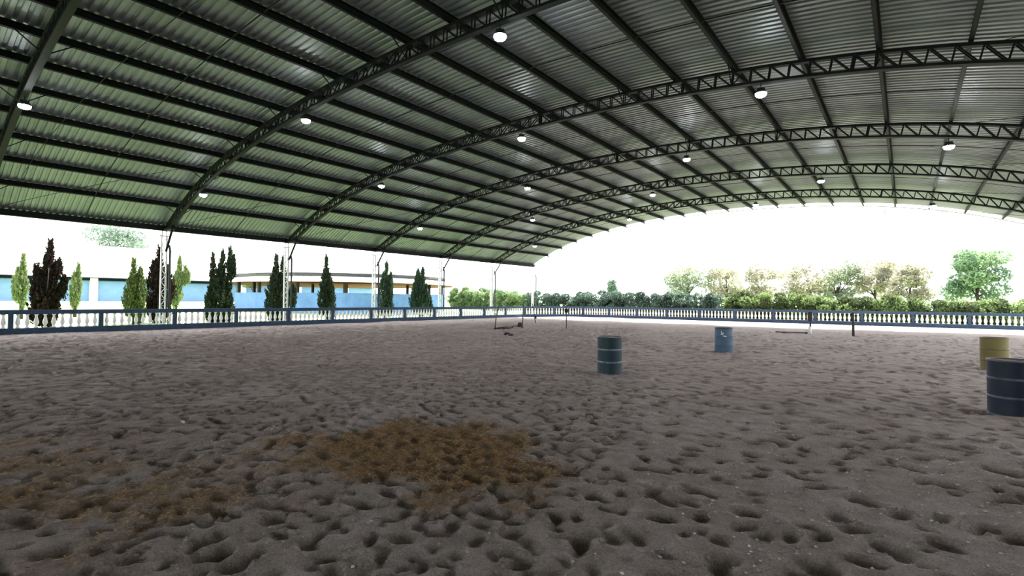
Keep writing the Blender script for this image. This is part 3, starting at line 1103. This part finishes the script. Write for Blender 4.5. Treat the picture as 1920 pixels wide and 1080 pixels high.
def leafy(name, loc, blobs, label, cat, lm, n_per=220, leaf=0.3, trunk=None, group=None, upb=0.3):
    """blobs: (dx, dy, dz, rx, rz) ellipsoids of leaves"""
    C, D, T = [], [], []
    for (dx, dy, dz, rx, rz) in blobs:
        n = n_per
        dv = rng.normal(size=(n, 3))
        dv /= np.linalg.norm(dv, axis=1, keepdims=True)
        r = rng.uniform(0.45, 1.0, (n, 1)) ** 0.6
        pts = np.array([dx, dy, dz]) + dv * r * np.array([rx, rx, rz])
        C.append(pts)
        D.append(dv + rng.normal(0, 0.6, (n, 3)) + np.array([0, 0, upb]))
        T.append(np.clip(rng.random() + rng.normal(0, 0.18, n), 0, 1))
    C, D, T = np.concatenate(C), np.concatenate(D), np.concatenate(T)
    v, q, tn = leaf_cloud(C, D, leaf, leaf * 0.55, T)
    e = empty(name, loc)
    tag(e, label, cat, group)
    link('foliage', np_mesh('foliage', v, q, lm, False, tn), e)
    if trunk:
        r0, hh = trunk
        trk = MB().tube([(0, 0, -0.2), (0.05, 0, hh * 0.5), (0, 0.05, hh)], [r0, r0 * 0.8, r0 * 0.5], 8).build('trunk', M['bark'], e, True)
        for (dx, dy, dz, rx, rz) in blobs[:6]:
            MB().tube([(0, 0, hh * 0.7), (dx * 0.4, dy * 0.4, hh * 0.7 + (dz - hh * 0.7) * 0.6), (dx * 0.9, dy * 0.9, dz)], [r0 * 0.5, r0 * 0.3, r0 * 0.1], 6).build('branch', M['bark'], trk, True)
    return e


# hedge beyond the far balustrade
LM_H1 = leaf_mat('hedge_blue_green', (0.06, 0.085, 0.072), (0.15, 0.22, 0.17), 0.35)
LM_H2 = leaf_mat('hedge_yellow_green', (0.07, 0.09, 0.05), (0.25, 0.34, 0.14), 0.4)
LM_H3 = leaf_mat('hedge_light_green', (0.14, 0.21, 0.10), (0.25, 0.33, 0.16), 0.42)
x = -49.0
k = 0
HEDGE_LABEL = {0: ('light green bushy hedge shrub at the left end of the far hedge', 'light green hedge shrubs'),
               1: ('blue-green rounded hedge shrub behind the corner part of the far balustrade', 'blue-green hedge shrubs'),
               2: ('yellow-green feathery hedge shrub behind the right part of the far balustrade', 'yellow-green hedge shrubs')}
while x < 10.5:
    kind = 0 if x < -36 else (1 if x < -14 else 2)
    hz = 2.75 if x < -14 else 2.75 - (x + 14) / 24 * 0.75
    hz *= rng.uniform(0.9, 1.08)
    blobs = []
    for q in range(15):
        zz = hz * (0.12 + 0.68 * (q + rng.random()) / 15)
        blobs.append((rng.uniform(-0.85, 0.85), rng.uniform(-0.6, 0.6), zz, rng.uniform(0.48, 0.68), min(rng.uniform(0.4, 0.6), hz - zz)))
    blobs.append((rng.uniform(-0.3, 0.3), 0, hz - 0.3, 0.5, 0.34))
    blobs += [(dx, 0.0, 0.42, 0.5, 0.45) for dx in (-0.55, 0.0, 0.55)]
    lab, grp = HEDGE_LABEL[kind]
    leafy('hedge_shrub', (x, 49.9 + rng.uniform(-0.25, 0.25), lawn_z(x)), blobs, lab, 'shrub', (LM_H3, LM_H1, LM_H2)[kind], 230, 0.23, (0.07, hz * 0.5), grp)
    x += rng.uniform(1.35, 1.65)
    k += 1

# trees beyond the hedge
LM_PALE = leaf_mat('pale_tree', (0.29, 0.27, 0.235), (0.39, 0.38, 0.26), 0.48)
LM_PALE2 = leaf_mat('pale_green_tree', (0.20, 0.235, 0.19), (0.29, 0.33, 0.22), 0.48)
LM_BIG = leaf_mat('green_tree', (0.12, 0.19, 0.13), (0.27, 0.38, 0.20), 0.47)
LM_TEAL = leaf_mat('teal_tree', (0.15, 0.21, 0.17), (0.21, 0.28, 0.22), 0.46)


def px_tree(px, Yd, y_top, y_bot, half_px, label, lm, nblob=11, n_per=170, leaf=0.34, seed=0, group=None, name='broadleaf_tree', flat=0.3):
    X = at_y(px, Yd)
    loc = Vector((X, Yd, lawn_z(X)))
    k = (loc - Vector((0, 0, EYE))).dot(fw) / F_PX
    cosq = 1.0 / math.sqrt(1 + ((px - 960) / F_PX) ** 2)
    hor = 540 + F_PX * math.tan(PITCH) + (px - 960) * ROLL
    zt, zb = EYE - (y_top - hor) * k, EYE - (y_bot - hor) * k
    W = half_px * k * cosq
    rg = np.random.default_rng(seed + 100)
    blobs = []
    for q in range(nblob):
        a = rg.uniform(0, 6.28)
        zq = rg.uniform(0.12, 0.88)
        env = W * math.sqrt(max(0.1, 1 - (2 * zq - 1) ** 2 * (1 - flat)))
        rr = env * rg.uniform(0.25, 0.75)
        rb = max(W * rg.uniform(0.28, 0.42), (zt - zb) * 0.13)
        blobs.append((rr * math.cos(a), rr * math.sin(a), zb + (zt - zb) * zq - loc.z, rb, min(rb * (0.8 if W > 1.5 else 1.3), (zt - zb) * min(zq, 1 - zq) + 0.3)))
    return leafy(name, loc, blobs, label, 'tree', lm, n_per, leaf, (0.05 * W + 0.06, zb - loc.z + (zt - zb) * 0.35), group)


G = 'pale trees beyond the hedge'
rows = [(1288, 492, 560, 46, LM_PALE2, 'leftmost pale tree beyond the hedge, with a teal-green crown'),
        (1362, 498, 560, 40, LM_PALE, 'second pale thin-leaved tree from the left beyond the hedge'),
        (1428, 494, 562, 38, LM_PALE, 'third pale thin-leaved tree from the left beyond the hedge'),
        (1503, 488, 562, 44, LM_PALE, 'fourth pale thin-leaved tree from the left beyond the hedge'),
        (1570, 490, 562, 42, LM_PALE2, 'fifth pale tree from the left beyond the hedge, greener than its neighbours'),
        (1640, 482, 562, 44, LM_PALE, 'tallest pale thin-leaved tree beyond the hedge'),
        (1706, 492, 564, 42, LM_PALE, 'rightmost pale tree beyond the hedge, beside the green tree')]
for i, (px, t_, b_, hw, lm, lab) in enumerate(rows):
    px_tree(px, 74 + 2 * (i % 3), t_, b_ + 6, hw * 1.2, lab, lm, 24, 150, 0.36, i * 7, G)
px_tree(1832, 66, 468, 574, 70, 'large bright green tree standing alone at the right, beyond the hedge', LM_BIG, 34, 200, 0.30, 55, None, flat=0.75)
px_tree(1148, 76, 519, 556, 10, 'small pale teal tree rising above the middle of the hedge', LM_TEAL, 18, 110, 0.3, 21, None)
px_tree(853, 60, 548, 572, 9, 'small grey-green tree between the round pen and the hedge', LM_TEAL, 10, 150, 0.25, 31, None)

# big tree behind the long blue building
def x_tree(px, X, y_top, y_bot, half_px, label, lm, nblob, n_per, leaf, seed):
    Yd = at_x(px, X)
    return px_tree(px, Yd, y_top, y_bot, half_px, label, lm, nblob, n_per, leaf, seed, None)


x_tree(218, -82, 418, 500, 72, 'large pale green tree behind the long blue building', LM_TEAL, 26, 190, 0.34, 77)

# ------------------------------------------------------------------ long blue building
XB, YB0, YB1 = -65.5, -2.0, 48.0
zb, ze, zr = 1.26, 3.9, 7.3
bd = empty('stable_building', (XB, YB0, zb))
tag(bd, 'long low blue building with white pilasters and pale roof, behind the junipers', 'building')


def LB(m_):
    m_.v = [(p[0] - XB, p[1] - YB0, p[2] - zb) for p in m_.v]
    return m_


LB(MB().box(XB - 9, XB, YB0, YB1, zb - 0.8, ze - 0.1)).build('wall', M['blue_wall'], bd)
pil_y = [at_x(174, XB) + 7.35 * i for i in range(-2, 5)]
for y in pil_y:
    if YB0 < y < YB1:
        LB(MB().box(XB - 0.1, XB + 0.34, y - 0.32, y + 0.32, zb - 0.8, ze - 0.12)).build('pilaster', M['white_wall'], bd)
LB(MB().box(XB - 0.05, XB + 0.3, YB0, YB1, ze - 0.5, ze - 0.21)).build('eave_shade_strip', M['eave_shade'], bd)  # dark strip standing for the shadow band below the eave
LB(MB().box(XB - 0.05, XB + 0.96, YB0, YB1, ze - 0.25, ze - 0.2)).build('soffit', M['eave_shade'], bd)  # underside of the overhang, its shade put into the colour
m_ = MB()
ov = 1.0
m_.add([(XB + ov, YB0 - 0.5, ze - 0.05), (XB + ov, YB1 + 0.5, ze - 0.05), (XB - 5.2, YB1 + 0.5, zr), (XB - 5.2, YB0 - 0.5, zr), (XB - 11.4, YB0 - 0.5, ze - 0.05), (XB - 11.4, YB1 + 0.5, ze - 0.05),
        (XB + ov, YB0 - 0.5, ze - 0.2), (XB + ov, YB1 + 0.5, ze - 0.2), (XB - 5.2, YB1 + 0.5, zr - 0.15), (XB - 5.2, YB0 - 0.5, zr - 0.15), (XB - 11.4, YB0 - 0.5, ze - 0.2), (XB - 11.4, YB1 + 0.5, ze - 0.2)],
       [(0, 1, 2, 3), (3, 2, 5, 4), (6, 9, 8, 7), (9, 10, 11, 8), (0, 6, 7, 1), (4, 5, 11, 10), (0, 3, 9, 6), (3, 4, 10, 9), (1, 7, 8, 2), (2, 8, 11, 5)])
LB(m_).build('roof', M['pale_tile'], bd)
LB(MB().tube([(XB - 5.2, YB0 - 0.5, zr + 0.02), (XB - 5.2, YB1 + 0.5, zr + 0.02)], 0.12, 8)).build('ridge_cap', M['pale_tile'], bd)

# potted-looking round bush on the lawn before the building
xb_ = -63.2
yb_ = at_x(474, xb_)
bush_loc = Vector((xb_, yb_, lawn_z(xb_)))
leafy('round_topped_tree', bush_loc, [(0, 0, 2.25, 0.95, 0.5), (0.4, 0.3, 2.1, 0.7, 0.4), (-0.4, -0.4, 2.1, 0.7, 0.4)], 'small round-topped tree between the blue building and the round pen', 'tree', LM_GREEN, 260, 0.2, (0.12, 1.9))

# ------------------------------------------------------------------ round pen with a two-tier roof
PC = Vector((-50.1, 33.0, 0.62))
pen = empty('round_pen', PC)
tag(pen, 'round blue-walled pen with a white two-tier roof and dark eave lines', 'building')
NS = 16


def ring(r, z, k):
    a = 2 * math.pi * (k + 0.5) / NS
    return Vector((r * math.cos(a), r * math.sin(a), z))


def slab(name, a, b_, c, d, th, material):
    """thin plate a-b-c-d with thickness th downwards"""
    t_ = Vector((0, 0, -th))
    return MB().add([a, b_, c, d, a + t_, b_ + t_, c + t_, d + t_], [(0, 1, 2, 3), (7, 6, 5, 4), (0, 4, 5, 1), (1, 5, 6, 2), (2, 6, 7, 3), (3, 7, 4, 0)]).build(name, material, pen)


z_w, z_l, z_u = 2.27 - PC.z, 3.32 - PC.z, 4.12 - PC.z
for k in range(NS):
    rw = 11.3
    a, b_ = ring(rw, 0, k), ring(rw, 0, k + 1)
    out_a, out_b = ring(rw - 0.15, 0, k), ring(rw - 0.15, 0, k + 1)
    v = []
    for zz in (-0.7, z_w):
        for p in (a, b_, out_b, out_a):
            v.append((p.x, p.y, zz))
    MB().add(v, [(0, 3, 2, 1), (4, 5, 6, 7), (0, 1, 5, 4), (1, 2, 6, 5), (2, 3, 7, 6), (3, 0, 4, 7)]).build('wall_panel', M['pen_blue'], pen)
    p = ring(rw - 0.35, 0, k)
    MB().box(p.x - 0.13, p.x + 0.13, p.y - 0.13, p.y + 0.13, -0.6, z_l + 0.25).build('post', M['dark_timber'], pen)
    # lower roof skirt: white above, red timber below
    slab('skirt_panel', ring(12.3, z_l, k), ring(12.3, z_l, k + 1), ring(10.9, z_l + 0.62, k + 1), ring(10.9, z_l + 0.62, k), 0.04, M['white_roof'])
    slab('skirt_lining', ring(12.28, z_l - 0.05, k), ring(12.28, z_l - 0.05, k + 1), ring(10.2, z_l + 0.52, k + 1), ring(10.2, z_l + 0.52, k), 0.04, M['red_soffit'])
    # upper roof
    slab('roof_panel', ring(11.4, z_u + 0.04, k), ring(11.4, z_u + 0.04, k + 1), ring(0.6, z_u + 2.2, k + 1), ring(0.6, z_u + 2.2, k), 0.04, M['white_roof'])
    slab('eave_panel', ring(11.4, z_u, k), ring(11.4, z_u, k + 1), ring(10.7, z_u + 0.05, k + 1), ring(10.7, z_u + 0.05, k), 0.2, M['fascia'])  # overhang edge, with the shadow beneath it put into the dark colour
    a, b_ = ring(10.95, z_l + 0.55, k), ring(10.95, z_l + 0.55, k + 1)
    MB().add([a, b_, b_ + Vector((0, 0, 0.3)), a + Vector((0, 0, 0.3))], [(0, 1, 2, 3)]).build('riser', M['white_roof'], pen)
MB().lathe([(0.7, z_u + 2.15), (0.65, z_u + 2.3), (0.1, z_u + 2.45)], 16).build('roof_cap', M['white_roof'], pen)

# ------------------------------------------------------------------ straw and pebbles on the sand (uncountable)
N = 170000
sx, sy = rng.uniform(-8.6, -1.8, N), rng.uniform(0.3, 5.8, N)
keep = rng.random(N) < straw_dens(sx, sy) * 0.85
sx, sy = sx[keep], sy[keep]
n = len(sx)
ang = rng.uniform(0, 6.283, n)
tilt = rng.normal(0.05, 0.28, n)
D = np.stack([np.cos(ang) * np.cos(tilt), np.sin(ang) * np.cos(tilt), np.sin(tilt)], -1)
gz = ground_h(sx, sy)
lon = rng.random(n) < 0.22
C = np.stack([sx, sy, gz + 0.008 + np.abs(np.sin(tilt)) * 0.02], -1)
v1, q1, t1 = leaf_cloud(C[lon], D[lon], 0.085, 0.0045, rng.random(lon.sum()))
v2, q2, t2 = leaf_cloud(C[~lon], D[~lon], 0.034, 0.007, rng.random((~lon).sum()))
straw_m = leaf_mat('straw', (0.23, 0.135, 0.06), (0.56, 0.38, 0.19), 0.15)
so = link('straw', np_mesh('straw', np.concatenate([v1, v2]), np.concatenate([q1, q2 + len(v1)]), straw_m, False, np.concatenate([t1, t2])))
tag(so, 'brown straw and chaff scattered over the sand in the foreground', 'straw', kind='stuff')

N = 12000
sx, sy = rng.uniform(-7, 3.2, N), rng.uniform(1.0, 8.5, N)
keep = rng.random(N) < np.where(sx > -0.45 * sy, 0.95, 0.35)
sx, sy = sx[keep], sy[keep]
n = len(sx)
r = 0.004 + 0.012 * rng.random(n) ** 3
gz = ground_h(sx, sy)
oct_v = np.array([(1, 0, 0), (0, 1, 0), (-1, 0, 0), (0, -1, 0), (0, 0, 0.7), (0, 0, -0.7)])
oct_f = np.array([(0, 1, 4), (1, 2, 4), (2, 3, 4), (3, 0, 4), (1, 0, 5), (2, 1, 5), (3, 2, 5), (0, 3, 5)])
jit = rng.uniform(0.7, 1.3, (n, 6, 1))
pv = (oct_v[None] * r[:, None, None] * jit + np.stack([sx, sy, gz + r * 0.4], -1)[:, None]).reshape(-1, 3)
pf = (oct_f[None] + (np.arange(n) * 6)[:, None, None]).reshape(-1, 3)
po = link('pebbles', np_mesh('pebbles', pv, pf, M['pebble']))
tag(po, 'tiny pebbles and grit strewn over the sand', 'pebbles', kind='stuff')


# two scraps of white paper on the sand
for px, py, lab in ((340, 799, 'white paper scrap on the sand at the left, above the straw'), (1457, 684, 'white paper scrap on the sand right of the light blue barrel')):
    g = gpt(px, py)
    z = float(ground_h(np.array([g.x]), np.array([g.y]))[0])
    w = 0.045 if py > 750 else 0.08
    o = MB().add([(-w, -w * 0.6, 0.004), (0, -w * 0.5, 0.03), (w, -w * 0.4, 0.006), (w * 0.9, w * 0.6, 0.012), (0, w * 0.5, 0.036), (-w * 0.8, w * 0.6, 0.006)],
                 [(0, 1, 4, 5), (1, 2, 3, 4)]).build('paper_scrap', M['white_paint'])
    o.location = (g.x, g.y, z + 0.004)
    o.rotation_euler = (0, 0, 0.6)
    tag(o, lab, 'litter', 'paper scraps on the sand')
